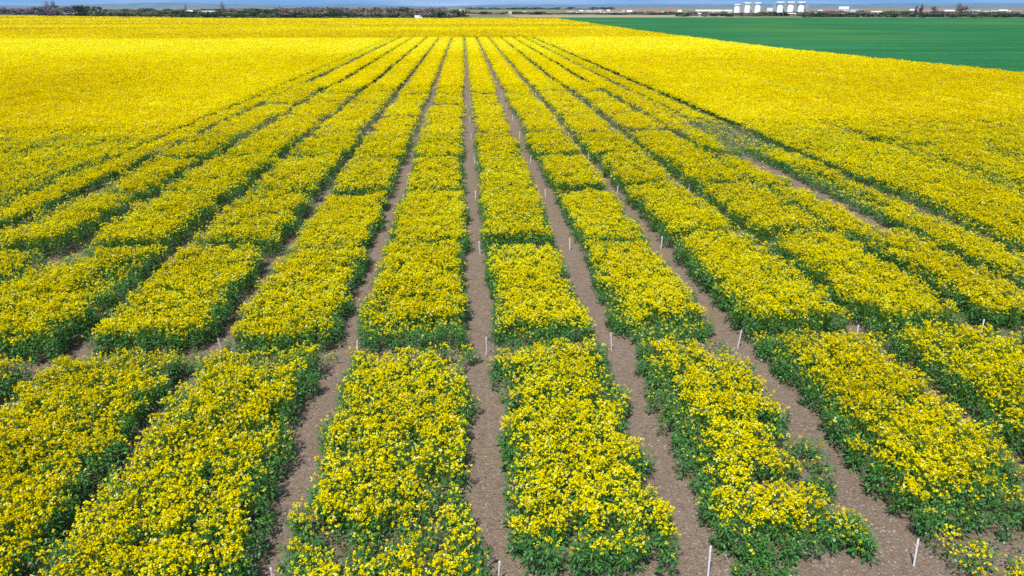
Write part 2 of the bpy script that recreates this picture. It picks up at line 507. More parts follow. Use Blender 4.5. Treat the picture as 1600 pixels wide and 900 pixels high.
# thin places: x, y, rx, ry, how bare (0..1), how flowerless (0..1)
THIN = [(25.2, 40.8, 1.7, 0.9, 0.25, 0.9), (26.8, 39.3, 1.7, 0.5, 0.25, 0.9), (29.8, 36, 1.0, 1.8, 0.0, 0.6), (31.3, 45, 0.3, 5, 0.1, 0.8), (-26, 62, 1.6, 1.2, 0.1, 0.6), (41, 118, 5, 2.5, 0.1, 0.9), (-33, 66, 2, 1, 0.1, 0.8), (24, 74, 1.2, 3, 0.0, 0.6), (18.9, 24, 0.5, 9, 0.15, 0.85), (-19.4, 34, 0.4, 6, 0.1, 0.7),
        (5.98, 9.2, 0.34, 1.0, 1.0, 1.0), (5.35, 9.5, 0.60, 0.34, 0.9, 0.8), (5.9, 10.6, 0.45, 0.9, 0.25, 0.85), (6.1, 14.3, 0.5, 0.6, 0.7, 0.6),
        (-0.75, 8.7, 0.35, 0.7, 0.6, 0.5), (-1.6, 8.4, 0.5, 0.5, 0.1, 0.9), (-2.2, 8.5, 0.4, 0.4, 0.3, 0.8), (-0.6, 9.6, 0.3, 0.7, 0.3, 0.7),
        (-1.2, 10.8, 0.35, 0.5, 0.15, 0.6), (-0.3, 14.3, 0.5, 0.5, 0.8, 0.5), (2.9, 12.9, 0.35, 0.9, 0.2, 0.8), (0.75, 13.4, 0.3, 0.8, 0.3, 0.8),
        (5.1, 15.9, 1.6, 0.6, 0.0, 0.95), (1.6, 15.8, 1.3, 0.25, 0.0, 0.8), (-1.2, 16.0, 1.6, 0.5, 0.0, 0.9), (-2.3, 17.5, 0.3, 1.0, 0, .6),
        (4.1, 12.0, 0.32, 2.6, 0.0, 0.95), (4.0, 17.0, 0.25, 2.0, 0.0, 0.85), (7.2, 12.4, 0.35, 3.0, 0.0, 0.9), (7.9, 8.6, 0.9, 0.4, 0.1, 0.85),
        (5.0, 8.2, 1.2, 0.25, 0.1, 0.9), (2.0, 8.35, 1.2, 0.25, 0.1, 0.85), (9.1, 9.0, 0.4, 0.6, 0.1, 0.9), (9.9, 9.6, 0.5, 0.5, 0.1, 0.9),
        (7.0, 14.3, 0.4, 0.5, 0.5, 0.9), (1.6, 22.9, 1.2, 0.35, 0.0, 0.8), (-1.4, 22.9, 1.4, 0.3, 0.0, 0.6), (-4.6, 14.2, 0.5, 0.5, 0.3, 0.6),
        (15.3, 38.0, 0.9, 4.0, 0.35, 0.95), (17.2, 44.0, 1.1, 6.5, 0.12, 0.95), (15.0, 46.0, 0.5, 5, 0.1, 0.8), (15.2, 33.5, 0.6, 2.5, 0.7, 0.8), (16.9, 30.0, 0.5, 4.0, 0.1, 0.8),
        (-15.9, 29.0, 0.6, 5.0, 0.2, 0.7), (-13.0, 21.8, 1.2, 1.6, 0.2, 0.8), (-10.6, 19.5, 0.6, 1.6, 0.1, 0.8), (-11.2, 22.4, 1.2, 0.6, 0.3, 0.8)]
def thin(x, y):
    bare = np.zeros(len(x)); fl = np.zeros(len(x))
    for a, b, rx, ry, k1, k2 in THIN:
        d = np.sqrt(((x - a) / rx) ** 2 + ((y - b) / ry) ** 2) + 0.5 * (vn(x * 4, y * 4, 5) - 0.5)
        m = 1 - sst(d, 0.75, 1.2)
        bare = np.maximum(bare, m * k1); fl = np.maximum(fl, m * k2)
    return bare, fl

def lod(d):
    return max(1.0, (d / 25.0) ** 0.60)

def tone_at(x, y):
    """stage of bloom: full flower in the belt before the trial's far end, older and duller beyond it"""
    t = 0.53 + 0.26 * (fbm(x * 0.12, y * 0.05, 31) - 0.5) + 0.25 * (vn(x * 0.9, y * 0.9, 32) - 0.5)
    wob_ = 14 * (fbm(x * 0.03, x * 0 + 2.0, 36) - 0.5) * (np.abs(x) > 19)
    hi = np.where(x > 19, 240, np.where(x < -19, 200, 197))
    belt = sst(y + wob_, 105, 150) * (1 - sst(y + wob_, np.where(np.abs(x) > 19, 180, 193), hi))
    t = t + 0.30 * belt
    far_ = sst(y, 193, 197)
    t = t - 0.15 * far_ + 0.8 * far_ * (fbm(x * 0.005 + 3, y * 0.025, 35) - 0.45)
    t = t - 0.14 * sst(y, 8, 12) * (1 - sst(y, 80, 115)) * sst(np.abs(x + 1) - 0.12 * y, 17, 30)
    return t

def fill(x0, x1, y0, y1, s, height=0.62, bloom=1.0, ragged=0.16, edge_fl=(-0.03, 0.20), tone=0.0, side_soft=0.22, mask=None, r=rng, dens=31, detail=None, fieldy=False, front=0.0):
    P = jitter_pts(x0 - 0.15, x1 + 0.15, y0 - 0.1, y1 + 0.1, dens / s ** 2, r)
    x, y = P[:, 0], P[:, 1]
    wob = ragged * ((fbm(x * 1.35, y * 1.35, 11) - 0.5) * 2.2 + (vn(x * 5, y * 5, 12) - 0.5) * 0.8)
    e = np.minimum(np.minimum(x - x0, x1 - x), np.minimum(y - y0, y1 - y)) + wob
    k = (e > 0) & in_view(x, y)
    if mask is not None: k &= mask(x, y)
    P, x, y, e = P[k], x[k], y[k], e[k]
    bare, fl = thin(x, y)
    k = r.random(len(x)) > bare
    P, x, y, e, fl = P[k], x[k], y[k], e[k], fl[k]
    lump = fbm(x * 0.9, y * 0.9, 21)
    h = height * (0.80 + 0.34 * lump + 0.10 * (vn(x * 3.3, y * 3.3, 22) - 0.5)) * (0.84 + 0.16 * sst(e, 0.0, side_soft)) * (1 - 0.25 * fl)
    h = h * (1 + 0.12 * r.normal(0, 1, len(h)).clip(-1.5, 1.5))
    patch = vn(x * 2.3, y * 2.3, 23) * 0.55 + vn(x * 0.6, y * 0.6, 24) * 0.45
    b = sst(e + 0.25 * (vn(x * 2, y * 2, 25) - 0.5), edge_fl[0], edge_fl[1]) * (0.66 + 0.5 * sst(patch, 0.18, 0.50)) * (1 - fl)
    if front: b = b * (1 - (1 - sst(y - y0 + 0.3 * (vn(x * 1.6, y, 26) - 0.5), 0.05, 0.42)) * front)
    if fieldy:
        b = b * (0.50 + 0.55 * sst(fbm(x * 0.5, y * 0.30, 27), 0.36, 0.58)) * (1 + 0.5 * sst(y, 95, 130))
        b = b * (1 - 0.8 * sst(fbm(x * 0.45 + 5, y * 0.07, 28), 0.56, 0.70) * (1 - sst(y, 120, 190)))
    b = b * (1 - (0.55 if y1 < 16 else 0.35) * (r.random(len(x)) < 0.22)) * (0.72 + 0.36 * sst(vn(x * 3.6, y * 3.2, 29), 0.2, 0.6))
    b = np.clip(b * bloom * 1.06 + 0.04, 0, 1)
    nq, rc, lv = (8, 17, 40) if s < 1.02 else (6, 14, 24) if s < 1.45 else (4, 14, 12) if s < 2.0 else (3, 13, 6)
    if detail: nq, rc, lv = detail
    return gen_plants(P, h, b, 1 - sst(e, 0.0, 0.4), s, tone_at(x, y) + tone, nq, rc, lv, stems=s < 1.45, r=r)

NQ = 0
def crop_thing(name, parts, loc, label, cat, group=None, kind=None):
    global NQ
    LQ, LT, FQ, FT = [np.concatenate([p[i] for p in parts]) for i in range(4)]
    if len(LQ) == 0: return None
    root = empty(name, loc)
    tag(root, label, cat, group, kind)
    off = np.array(loc, float)
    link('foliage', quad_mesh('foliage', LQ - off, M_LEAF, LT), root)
    if len(FQ): link('blossom', quad_mesh('blossom', FQ - off, M_PETAL, FT), root)
    NQ += len(LQ) + len(FQ)
    return root

# path centre lines of the trial (x) and the columns of plots between them
PATHS = [-18.95, -16.85, -13.45, -9.75, -6.35, -3.12, 0.22, 3.42, 6.65, 9.95, 13.25, 16.0, 18.7]
WIDE = [0.3, 0.46, 0.36, 0.26, 0.25, 0.29, 0.38, 0.45, 0.31, 0.28, 0.27, 0.48, 0.3]      # half width of each path
def half(i): return WIDE[i]
FRONT = [8.25] + [15.55 + 7.3 * k for k in range(8)]
BACK = [14.75] + [15.55 + 7.3 * (k + 1) - 0.55 for k in range(8)]
ORD = ['front', 'second', 'third', 'fourth', 'fifth', 'sixth', 'seventh', 'eighth', 'ninth']
CN = ['first', 'second', 'third', 'fourth', 'fifth', 'sixth']
SPECIAL = {(0, 5): 'front row rapeseed plot with a thin leafy end, just left of the centre path',
           (0, 7): 'front row rapeseed plot with bare patch and leafy end, second right of centre path',
           (1, 7): 'second row rapeseed plot with bold green front edge, second right of centre path'}
def col_phrase(c):
    k = c - 6
    return (CN[k] + ' column right of centre path') if k >= 0 else (CN[-k - 1] + ' column left of centre path')
for c in range(1, 11):
    xa, xb = PATHS[c] + half(c), PATHS[c + 1] - half(c + 1)
    for ri in range(9):
        r = np.random.default_rng(1000 + c * 20 + ri)
        x0, x1 = xa + r.normal(0, 0.065), xb + r.normal(0, 0.065)
        y0, y1 = FRONT[ri] + r.normal(0, 0.10), BACK[ri] + r.normal(0, 0.07)
        if ri == 0: y0 = {6: 7.85, 7: 8.0, 8: 8.35, 9: 8.4, 10: 8.4}.get(c, 7.25)
        if ri >= 2 and r.random() < 0.3: y1 += 0.25
        xs = np.array([x0, x1, x0, x1, (x0 + x1) / 2]); ys = np.array([y0, y0, y1, y1, (y0 + y1) / 2])
        if not in_view(xs, ys, 1.03).any(): continue
        d = math.hypot((x0 + x1) / 2, (y0 + y1) / 2)
        s = lod(min(d, math.hypot((x0 + x1) / 2, y0) + 2))
        hh = (0.68 if 4 <= c <= 7 else 0.84) * (1 + 0.08 * r.normal()) * (1.0 if ri else 1.02)
        if c == 10 and ri in (2, 3): hh = 0.60; x1 -= 0.38
        bl = float(np.clip(0.98 + 0.10 * r.normal(), 0.78, 1.12))
        if ri == 0 and c == 5: bl = 0.78
        if ri == 0 and c == 6: bl = 0.92
        if ri == 0: bl *= 0.86
        if c >= 9: bl *= 0.95
        parts = [fill(x0, x1, y0, y1, s, hh, bl, r=r, edge_fl=(0.02, 0.24) if ri == 0 else (0.04, 0.27), front=float(r.uniform(0.6, 1.0)), tone=0.03 * r.normal(), ragged=0.30 if ri == 0 else 0.24)]
        lab = SPECIAL.get((ri, c)) or 'rapeseed plot, %s, %s row from camera' % (col_phrase(c), ORD[ri])
        crop_thing('rapeseed_plot', parts, ((x0 + x1) / 2, (y0 + y1) / 2, 0), lab, 'crop plot', 'flowering rapeseed trial plots')

# the far stretch of every column, where the plots run together
def strip_sheet(x0, x1, y0, y1, step, zt, keep=None):
    me = grid_mesh('canopy', np.linspace(x0, x1, max(3, int((x1 - x0) / step) + 1)), np.arange(y0, y1 + step, step),
                   lambda X, Y: zt + 0.10 * (fbm(X * 1.4, Y * 1.4, 41) - 0.5), M_CANOPY, keep=keep)
    return me
for c in range(1, 11):
    xa, xb = PATHS[c] + max(0.33, half(c)), PATHS[c + 1] - 0.34
    yend = 197.0
    r = np.random.default_rng(500 + c)
    parts = []
    for ya, yb in ((74.0, 95), (95, 125), (125, 160), (160, yend)):
        s = lod(ya + 6)
        parts.append(fill(xa, xb, ya - (0 if ya == 74 else 0.3), yb + 0.3, s, 0.62, 1.1, r=r, ragged=0.10, edge_fl=(0.0, 0.22), side_soft=0.12))
    root = crop_thing('rapeseed_strip', parts, ((xa + xb) / 2, 135, 0), 'long unbroken far stretch of rapeseed, %s' % col_phrase(c), 'crop strip', 'far rapeseed strips')
    if root:
        me = strip_sheet(xa + 0.25, xb - 0.25, 74.3, yend - 0.3, 0.6, 0.47)
        o = link('canopy', me, root); o.location = (-(xa + xb) / 2, -135, 0)

# narrow border strips outside the outermost paths
r = np.random.default_rng(77)
parts = []
for ya, yb in ((22.0, 40), (40, 60), (60, 95), (95, 140), (140, 197)):
    parts.append(fill(-18.75, -17.38, ya, yb + 0.3, lod(ya + 14), 0.62, 1.0, r=r, ragged=0.14, edge_fl=(-0.05, 0.25)))
crop_thing('rapeseed_strip', parts, (-18.0, 100, 0), 'narrow border strip of rapeseed along the left main field, beyond the leftmost path', 'crop strip', 'narrow border strips')
parts = []
for ya, yb in ((13.0, 25), (25, 40), (40, 60), (60, 95), (95, 140), (140, 197)):
    parts.append(fill(16.4, 18.1, ya, yb + 0.3, lod(ya + 14), 0.58, 0.9, r=r, ragged=0.22, edge_fl=(-0.02, 0.4)))
crop_thing('rapeseed_strip', parts, (17.3, 100, 0), 'narrow ragged border strip of rapeseed along the right main field', 'crop strip', 'narrow border strips')

# ------------------------------------------------------------------ the wide rapeseed field round the trial
TRAM_X = [25.0, 31.0, 36.3, 43.0, 50.0]
def field_mask(side):
    def f(x, y):
        k = (y < far_y(x)) & (x < edge_x(y) + 0.9 * (fbm(x * 0.2, y * 0.25, 3) - 0.5))
        if side < 0: k &= ((x < -19.15) | (y > 197.6))
        else: k &= ((x > 18.95) | (y > 197.6))
        k &= ~((np.abs(x + 16.3) < 0.45) & (y < 300)) & ~((np.abs(x - 18.3) < 0.45) & (y < 310))
        # broken tractor lines and bare patches
        if side > 0:
            for tx in TRAM_X:
                dd = np.abs(x - tx - 0.3 * np.sin(y * 0.05))
                k &= ~((dd < 0.26) & (vn(y * 0.10, np.full_like(y, tx), 61) > 0.52) & (y < 190))
        return k
    return f
def field_parts(bands, side):
    parts = []
    r = np.random.default_rng(900 + side)
    for ya, yb, s in bands:
        half = (yb * 0.925 + 3.1) * 0.7407 * 1.18 + 2
        cxm = yb * math.tan(YAW)
        if side < 0: xa, xb = cxm - half, (-19.0 if ya < 197 else 0.0)
        else: xa, xb = (18.8 if ya < 197 else 0.0), min(cxm + half, float(edge_x(ya)) + 12)
        if xb <= xa: continue
        dd = np.arange(ya, yb + .01, max(1, (yb - ya)))
        near = ya < 197
        parts.append(fill(xa - 0.4, xb + 0.4 , ya - 0.05, yb + 0.05, s, 0.62, 1.0 if near else 1.3, ragged=0.0, edge_fl=(-9, -8), side_soft=0.01, mask=field_mask(side), r=r, fieldy=True,
                          detail=None if near else (3, 10, 1)))
    return parts
bands = [(12, 22, 1.05), (22, 32, 1.2), (32, 45, 1.35), (45, 60, 1.6), (60, 80, 1.95), (80, 110, 2.3), (110, 150, 2.8), (150, 197, 3.4), (197, 260, 5.5), (260, 360, 8.0), (360, 560, 13.0)]
bandsL = [b if b[0] > 14 else (24, 24.2, 1.5) for b in bands] + [(560, 760, 20.0), (760, 1000, 26.0)]
def field(side, bb, label):
    parts = field_parts(bb, side)
    root = crop_thing('rapeseed_field', parts, (40.0 * side, 100, 0), label, 'crop field', None, 'stuff')
    fm = field_mask(side)
    def sheet(y0, y1, st, zt):
        half = (y1 * 0.925 + 3) * 0.7407 * 1.2
        cxm = y1 * math.tan(YAW)
        xs = np.arange(cxm - half, -19.5 if y0 < 197 else 0.01, st) if side < 0 else np.arange(19.4 if y0 < 197 else 0.0, min(cxm + half, 95), st)
        if len(xs) < 2: return
        me = grid_mesh('canopy', xs, np.arange(y0, y1 + st * 0.5, st), lambda X, Y: zt + 0.10 * (fbm(X * 0.9, Y * 0.9, 41) - 0.5), M_CANOPY,
                       keep=lambda x, y: (y < far_y(x) - 1) & (x < edge_x(y) - 0.5) & in_view(x, y, 1.2))
        o = link('canopy', me, root); o.location = (-40.0 * side, -100, 0)
    sheet(50, 118, 0.7, 0.40); sheet(118, 197, 1.2, 0.44); sheet(198.2, 525, 2.4, 0.44)
    if side < 0: sheet(560, 1000, 8, 0.44)
field(-1, bandsL, 'wide open rapeseed field in full yellow bloom left of the trial plots')
field(1, bands, 'wide open rapeseed field between the trial plots and the green cereal field')

# ------------------------------------------------------------------ green cereal field on the right
pts = [(x + 0.35, y) for y, x in EDGE[1:]] + [(67, 575), (700, 575), (420, 20), (160, 20)]
gx = np.concatenate([np.arange(55, 160, 1.0), np.arange(160, 720, 6.0)])
gy = np.concatenate([np.arange(20, 220, 1.2), np.arange(220, 578, 5.0)])
gf = link('green_field', grid_mesh('green_field', gx, gy, lambda X, Y: 0.16 + 0.06 * (fbm(X * 0.35, Y * 0.9, 71) - 0.5), M_WHEAT,
          keep=lambda x, y: (x > edge_x(y) + 0.3) & in_view(x, y, 1.25)))
tag(gf, 'smooth green cereal field beyond the rapeseed on the right', 'crop field', None, 'stuff')

# ------------------------------------------------------------------ low growth in alleys and green paths
def sprawl(name, label, spec):
    parts = []
    r = np.random.default_rng(len(spec) * 31)
    for x0, x1, y0, y1, dens, hh, bl in spec:
        d = math.hypot((x0 + x1) / 2, (y0 + y1) / 2); s = lod(d)
        P = jitter_pts(x0, x1, y0, y1, dens / s ** 2, r)
        x, y = P[:, 0], P[:, 1]
        k = in_view(x, y) & (fbm(x * 1.1, y * 1.1, 81) + 0.12 * r.normal(0, 1, len(x)) > 0.45)
        P, x, y = P[k], x[k], y[k]
        h = hh * (0.55 + 0.7 * vn(x * 2, y * 2, 82)) * (0.8 + 0.4 * r.random(len(x)))
        b = bl * sst(vn(x * 1.5, y * 1.5, 83), 0.3, 0.7)
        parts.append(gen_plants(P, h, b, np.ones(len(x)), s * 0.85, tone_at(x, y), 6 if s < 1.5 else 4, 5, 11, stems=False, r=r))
    crop_thing(name, parts, (0, 15, 0), label, 'undergrowth', None, 'stuff')
sprawl('volunteer_rapeseed', 'low scattered self-sown rapeseed in the cross alley behind the front row',
       [(-9.5, -3.3, 14.8, 15.5, 30, 0.30, 0.9), (-2.6, 0.0, 14.75, 15.5, 24, 0.26, 0.9), (0.6, 3.1, 14.7, 15.6, 40, 0.32, 1.2), (3.9, 6.3, 14.9, 15.4, 16, 0.2, 1.0),
        (7.0, 9.6, 14.8, 15.5, 30, 0.3, 1.2), (10.2, 13.0, 14.8, 15.5, 34, 0.3, 1.1), (13.5, 16, 14.8, 15.5, 20, 0.25, 0.4)])
sprawl('path_weeds', 'low green weeds filling the outer paths between rapeseed columns',
       [(-17.3, -16.5, 22, 60, 20, 0.20, 0.03), (-13.9, -13.0, 15, 70, 16, 0.2, 0.06), (-10.1, -9.4, 15, 60, 10, 0.2, 0.25), (15.4, 16.4, 36, 80, 20, 0.25, 0.15),
        (18.1, 18.95, 14, 70, 24, 0.30, 0.2), (12.9, 13.6, 30, 60, 8, 0.15, 0.1), (15.6, 16.4, 14, 22, 16, 0.2, 0.2),
        (7.15, 9.6, 7.2, 8.1, 34, 0.42, 1.6)])

# single plants standing clear in the gaps
def single(x, y, rad, hh, bl, label):
    r = np.random.default_rng(int(x * 100 + y * 10))
    n = int(60 * rad * rad * 3.14) + 6
    a = r.random(n) * 6.283; q = rad * np.sqrt(r.random(n))
    P = np.stack([x + q * np.cos(a), y + q * np.sin(a)], -1)
    h = hh * (1 - 0.45 * (q / rad) ** 2) * (0.85 + 0.3 * r.random(n))
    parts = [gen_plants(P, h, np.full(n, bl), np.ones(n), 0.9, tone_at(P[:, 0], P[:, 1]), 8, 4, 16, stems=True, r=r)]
    crop_thing('rapeseed_plant', parts, (x, y, 0), label, 'plant', 'single rapeseed plants in the gaps')
single(7.25, 13.75, 0.24, 0.32, 0.0, 'small green rapeseed bush alone on the soil behind the bare path corner, nearer one')
single(7.55, 14.95, 0.32, 0.34, 0.03, 'green rapeseed bush with few flowers in the cross alley by the third column right')
single(6.05, 9.6, 0.24, 0.36, 0.05, 'round green rapeseed bush on bare soil at the right edge of the thin plot')
single(5.95, 8.55, 0.42, 0.42, 0.5, 'rapeseed clump with flowers on top below the bare patch, right front')
single(4.35, 7.75, 0.42, 0.32, 0.05, 'leafy green clump beside the tall white stake at the bottom edge')

# ------------------------------------------------------------------ marker stakes
M_STAKE = plain('stake_white', (0.76, 0.75, 0.72), 0.6, 0.12, 12.0)
STK = [(3.50, 7.85, .55, 2, 'tall white marker stake beside the leafy clump at the bottom edge'),
       (6.74, 7.85, .50, 0, 'white marker stake at the bottom right, in the second path right of centre'),
       (0.32, 7.98, .40, -4, 'white marker stake at the bottom edge in the centre path'),
       (-3.05, 8.15, .30, 0, 'short white stake at the bottom edge in the first path left of centre'),
       (3.52, 15.3, .50, -6, 'white marker stake at the cross alley, first path right of centre'),
       (0.38, 15.3, .50, -3, 'white marker stake at the cross alley in the centre path'),
       (6.75, 15.25, .50, 2, 'white marker stake at the cross alley, second path right of centre'),
       (9.86, 15.3, .50, 3, 'white marker stake at the cross alley, third path right of centre'),
       (13.35, 15.5, .45, 12, 'leaning white stake at the cross alley, fourth path right of centre'),
       (-2.85, 15.7, .28, 3, 'short white stake at the cross alley, first path left of centre'),
       (-6.30, 16.0, .32, -3, 'short white stake at the cross alley, second path left of centre')]
WN = ['centre path', 'first path right of centre', 'second path right of centre', 'third path right of centre', 'fourth path right of centre', 'first path left of centre']
for k, (px, yy) in enumerate(((0.40, 0.0), (3.55, 0.1), (6.80, 0.2), (10.15, 0.3), (13.15, 0.4), (-2.9, 0.3))):
    for j in range(1, 8):
        if k == 5 and j > 5: continue
        STK.append((px + random.gauss(0, .04), 15.3 + 7.55 * j + yy * 0.6 + random.gauss(0, .1), random.uniform(.36, .5) if k != 5 else .25, random.uniform(-5, 5),
                    'white marker stake in the %s, %s row of plots' % (WN[k], ORD[j + 1])))
for x, y, hh, lean, lab in STK:
    mb = MB()
    a = 0.0115 if y < 20 else 0.015
    b = a * 1.25
    mb.add([(-a,-a,-.05),(a,-a,-.05),(a,a,-.05),(-a,a,-.05),(-a,-a,hh*.8),(a,-a,hh*.8),(a,a,hh*.8),(-a,a,hh*.8),
            (-b,-b,hh*.83),(b,-b,hh*.83),(b,b,hh*.83),(-b,b,hh*.83),(-b*.8,-b*.8,hh),(b*.8,-b*.8,hh),(b*.8,b*.8,hh),(-b*.8,b*.8,hh)],
           [(0,3,2,1)] + [(i, (i+1) % 4, 4+(i+1) % 4, 4+i) for i in range(4)] + [(4+i, 4+(i+1) % 4, 8+(i+1) % 4, 8+i) for i in range(4)]
           + [(8+i, 8+(i+1) % 4, 12+(i+1) % 4, 12+i) for i in range(4)] + [(12,13,14,15)])
    o = mb.build('marker_stake', M_STAKE)
    o.location = (x, y, 0.0); o.rotation_euler = (RAD(random.uniform(-4, 4)), RAD(lean), RAD(random.uniform(0, 90)))
    tag(o, lab, 'stake', 'white plot marker stakes')

# ------------------------------------------------------------------ clods, pebbles and fallen petals on the paths
def lumps(name, label, n, size, mat, xr=(-9, 17), yr=(7, 27), seed=1):
    r = np.random.default_rng(seed)
    X = r.random(n) * (xr[1] - xr[0]) + xr[0]; Y = yr[0] + (yr[1] - yr[0]) * r.random(n) ** 1.5
    near = np.min(np.abs(X[:, None] - np.array(PATHS)[None]), 1) < 0.48
    near |= (Y < 8.2) | ((Y > 14.75) & (Y < 15.5)) | ((X > 5.2) & (X < 6.6) & (Y < 10.2))
    k = near & in_view(X, Y, 1.05)
    X, Y = X[k], Y[k]; n = len(X)
    sz = size * (0.4 + r.random(n) ** 2 * 1.4)
    oc = np.array([[1,0,0],[0,1,0],[-1,0,0],[0,-1,0],[0,0,.75],[0,0,-.4]], float)
    V = oc[None] * sz[:, None, None] * (0.65 + 0.7 * r.random((n, 6, 1)))
    a = r.random(n) * 6.28; ca, sa = np.cos(a)[:, None], np.sin(a)[:, None]
    V = np.stack([V[..., 0] * ca - V[..., 1] * sa, V[..., 0] * sa + V[..., 1] * ca, V[..., 2]], -1)
    V += np.stack([X, Y, soil_z(X, Y) + sz * 0.15], -1)[:, None]
    F = [(0,1,4),(1,2,4),(2,3,4),(3,0,4),(1,0,5),(2,1,5),(3,2,5),(0,3,5)]
    T = V[:, np.array(F)].reshape(-1, 3, 3)
    Q = np.concatenate([T, T[:, 2:3]], 1)
    me = bpy.data.meshes.new(name)
    nt_ = len(T)
    me.vertices.add(nt_ * 3); me.vertices.foreach_set('co', T.astype(np.float32).reshape(-1))
    me.loops.add(nt_ * 3); me.loops.foreach_set('vertex_index', np.arange(nt_ * 3, dtype=np.int32))
    me.polygons.add(nt_); me.polygons.foreach_set('loop_start', np.arange(0, nt_ * 3, 3, dtype=np.int32))
    me.materials.append(mat); me.update(calc_edges=True)
    tag(link(name, me), label, 'litter' if 'petal' in name else 'soil crumbs', None, 'stuff')
lumps('soil_clods', 'brown soil clods strewn on the bare paths', 60000, 0.016, M_CLOD, seed=3)
lumps('soil_clods', 'dark coarse soil clods strewn on the bare paths', 6000, 0.03, M_CLODD, seed=8)
lumps('pebbles', 'tiny pale pebbles strewn on the bare paths', 2500, 0.008, M_STONE, seed=4)

lumps('fallen_petals', 'yellow petals fallen along the bare paths', 5000, 0.007, plain('fallen_petal', (0.75, 0.62, 0.03), 0.8, 0.1, 5.0), seed=12)

# ------------------------------------------------------------------ the horizon
F_PX = 1080.0
def ray(u):
    """horizontal bearing of a photo column at the horizon -> unit vector"""
    hf = math.cos(PITCH) * F_PX + math.sin(PITCH) * 439
    r_ = u - 800
    a = math.atan2(r_, hf) + YAW
    return math.sin(a), math.cos(a), math.hypot(hf, r_) / hf
def far(u, d):
    """ground point at depth d along photo column u"""
    x, y, k = ray(u)
    return x * d * k, y * d * k
def zpx(v, d):
    """height above ground seen at photo row v, depth d"""
    return CAM_H + (11.0 - v) * d / 1166.0 * 1.0

# hills far behind
def hill_z(X, Y):
    A = np.arctan2(X, Y) / math.radians(1)
    D = np.hypot(X, Y)
    ridge1 = -22 + 90 * fbm(A * 0.22 + 3, A * 0 + 0.5, 201, 4)
    ridge1 = ridge1 * (0.55 + 0.45 * np.clip(np.abs(A - 2) / 25, 0, 1))
    ridge2 = 6 + 95 * fbm(A * 0.10 + 9, A * 0 + 7.5, 207, 4)
    z = ridge1 * np.exp(-((D - 8200) / 900) ** 2) + ridge2 * np.exp(-((D - 12500) / 1300) ** 2)
    return z * (0.85 + 0.3 * fbm(X / 900, Y / 900, 203, 3)) - 3
aa = np.radians(np.linspace(-46, 50, 240)); dd = np.linspace(6500, 15500, 60)
AA, DD = np.meshgrid(aa, dd)
HX, HY = DD * np.sin(AA), DD * np.cos(AA)
co = np.stack([HX, HY, hill_z(HX, HY)], -1).reshape(-1, 3)
ii = np.arange(AA.size).reshape(AA.shape)
FF = np.stack([ii[:-1, :-1], ii[:-1, 1:], ii[1:, 1:], ii[1:, :-1]], -1).reshape(-1, 4)
hills = link('hills', py_mesh('hills', co, [tuple(int(q) for q in f) for f in FF], M_HILL, True))
tag(hills, kind='structure')

# pale road along the far edge of the rapeseed
def ribbon(name, P, wdt, z, mat):
    v = []; f = []
    for i, (x, y) in enumerate(P):
        v += [(x, y - wdt / 2, z), (x, y + wdt / 2, z)]
        if i: f.append((2*i-2, 2*i, 2*i+1, 2*i-1))
    return tag(link(name, py_mesh(name, v, f, mat)), kind='structure')
ribbon('road', [far(u, 545) for u in range(150, 901, 25)], 12, 0.0, M_ROAD)
M_VERGE = plain('dry_verge', (0.34, 0.30, 0.15), 0.95, 0.2, 0.05)
ribbon('verge', [far(u, 640) for u in range(-60, 1130, 30)], 26, -0.02, M_VERGE)
M_MEADOW = plain('meadow', (0.17, 0.22, 0.07), 0.95, 0.3, 0.02)
ribbon('meadow', [far(u, 720) for u in range(800, 1150, 30)], 110, -0.05, M_VERGE)

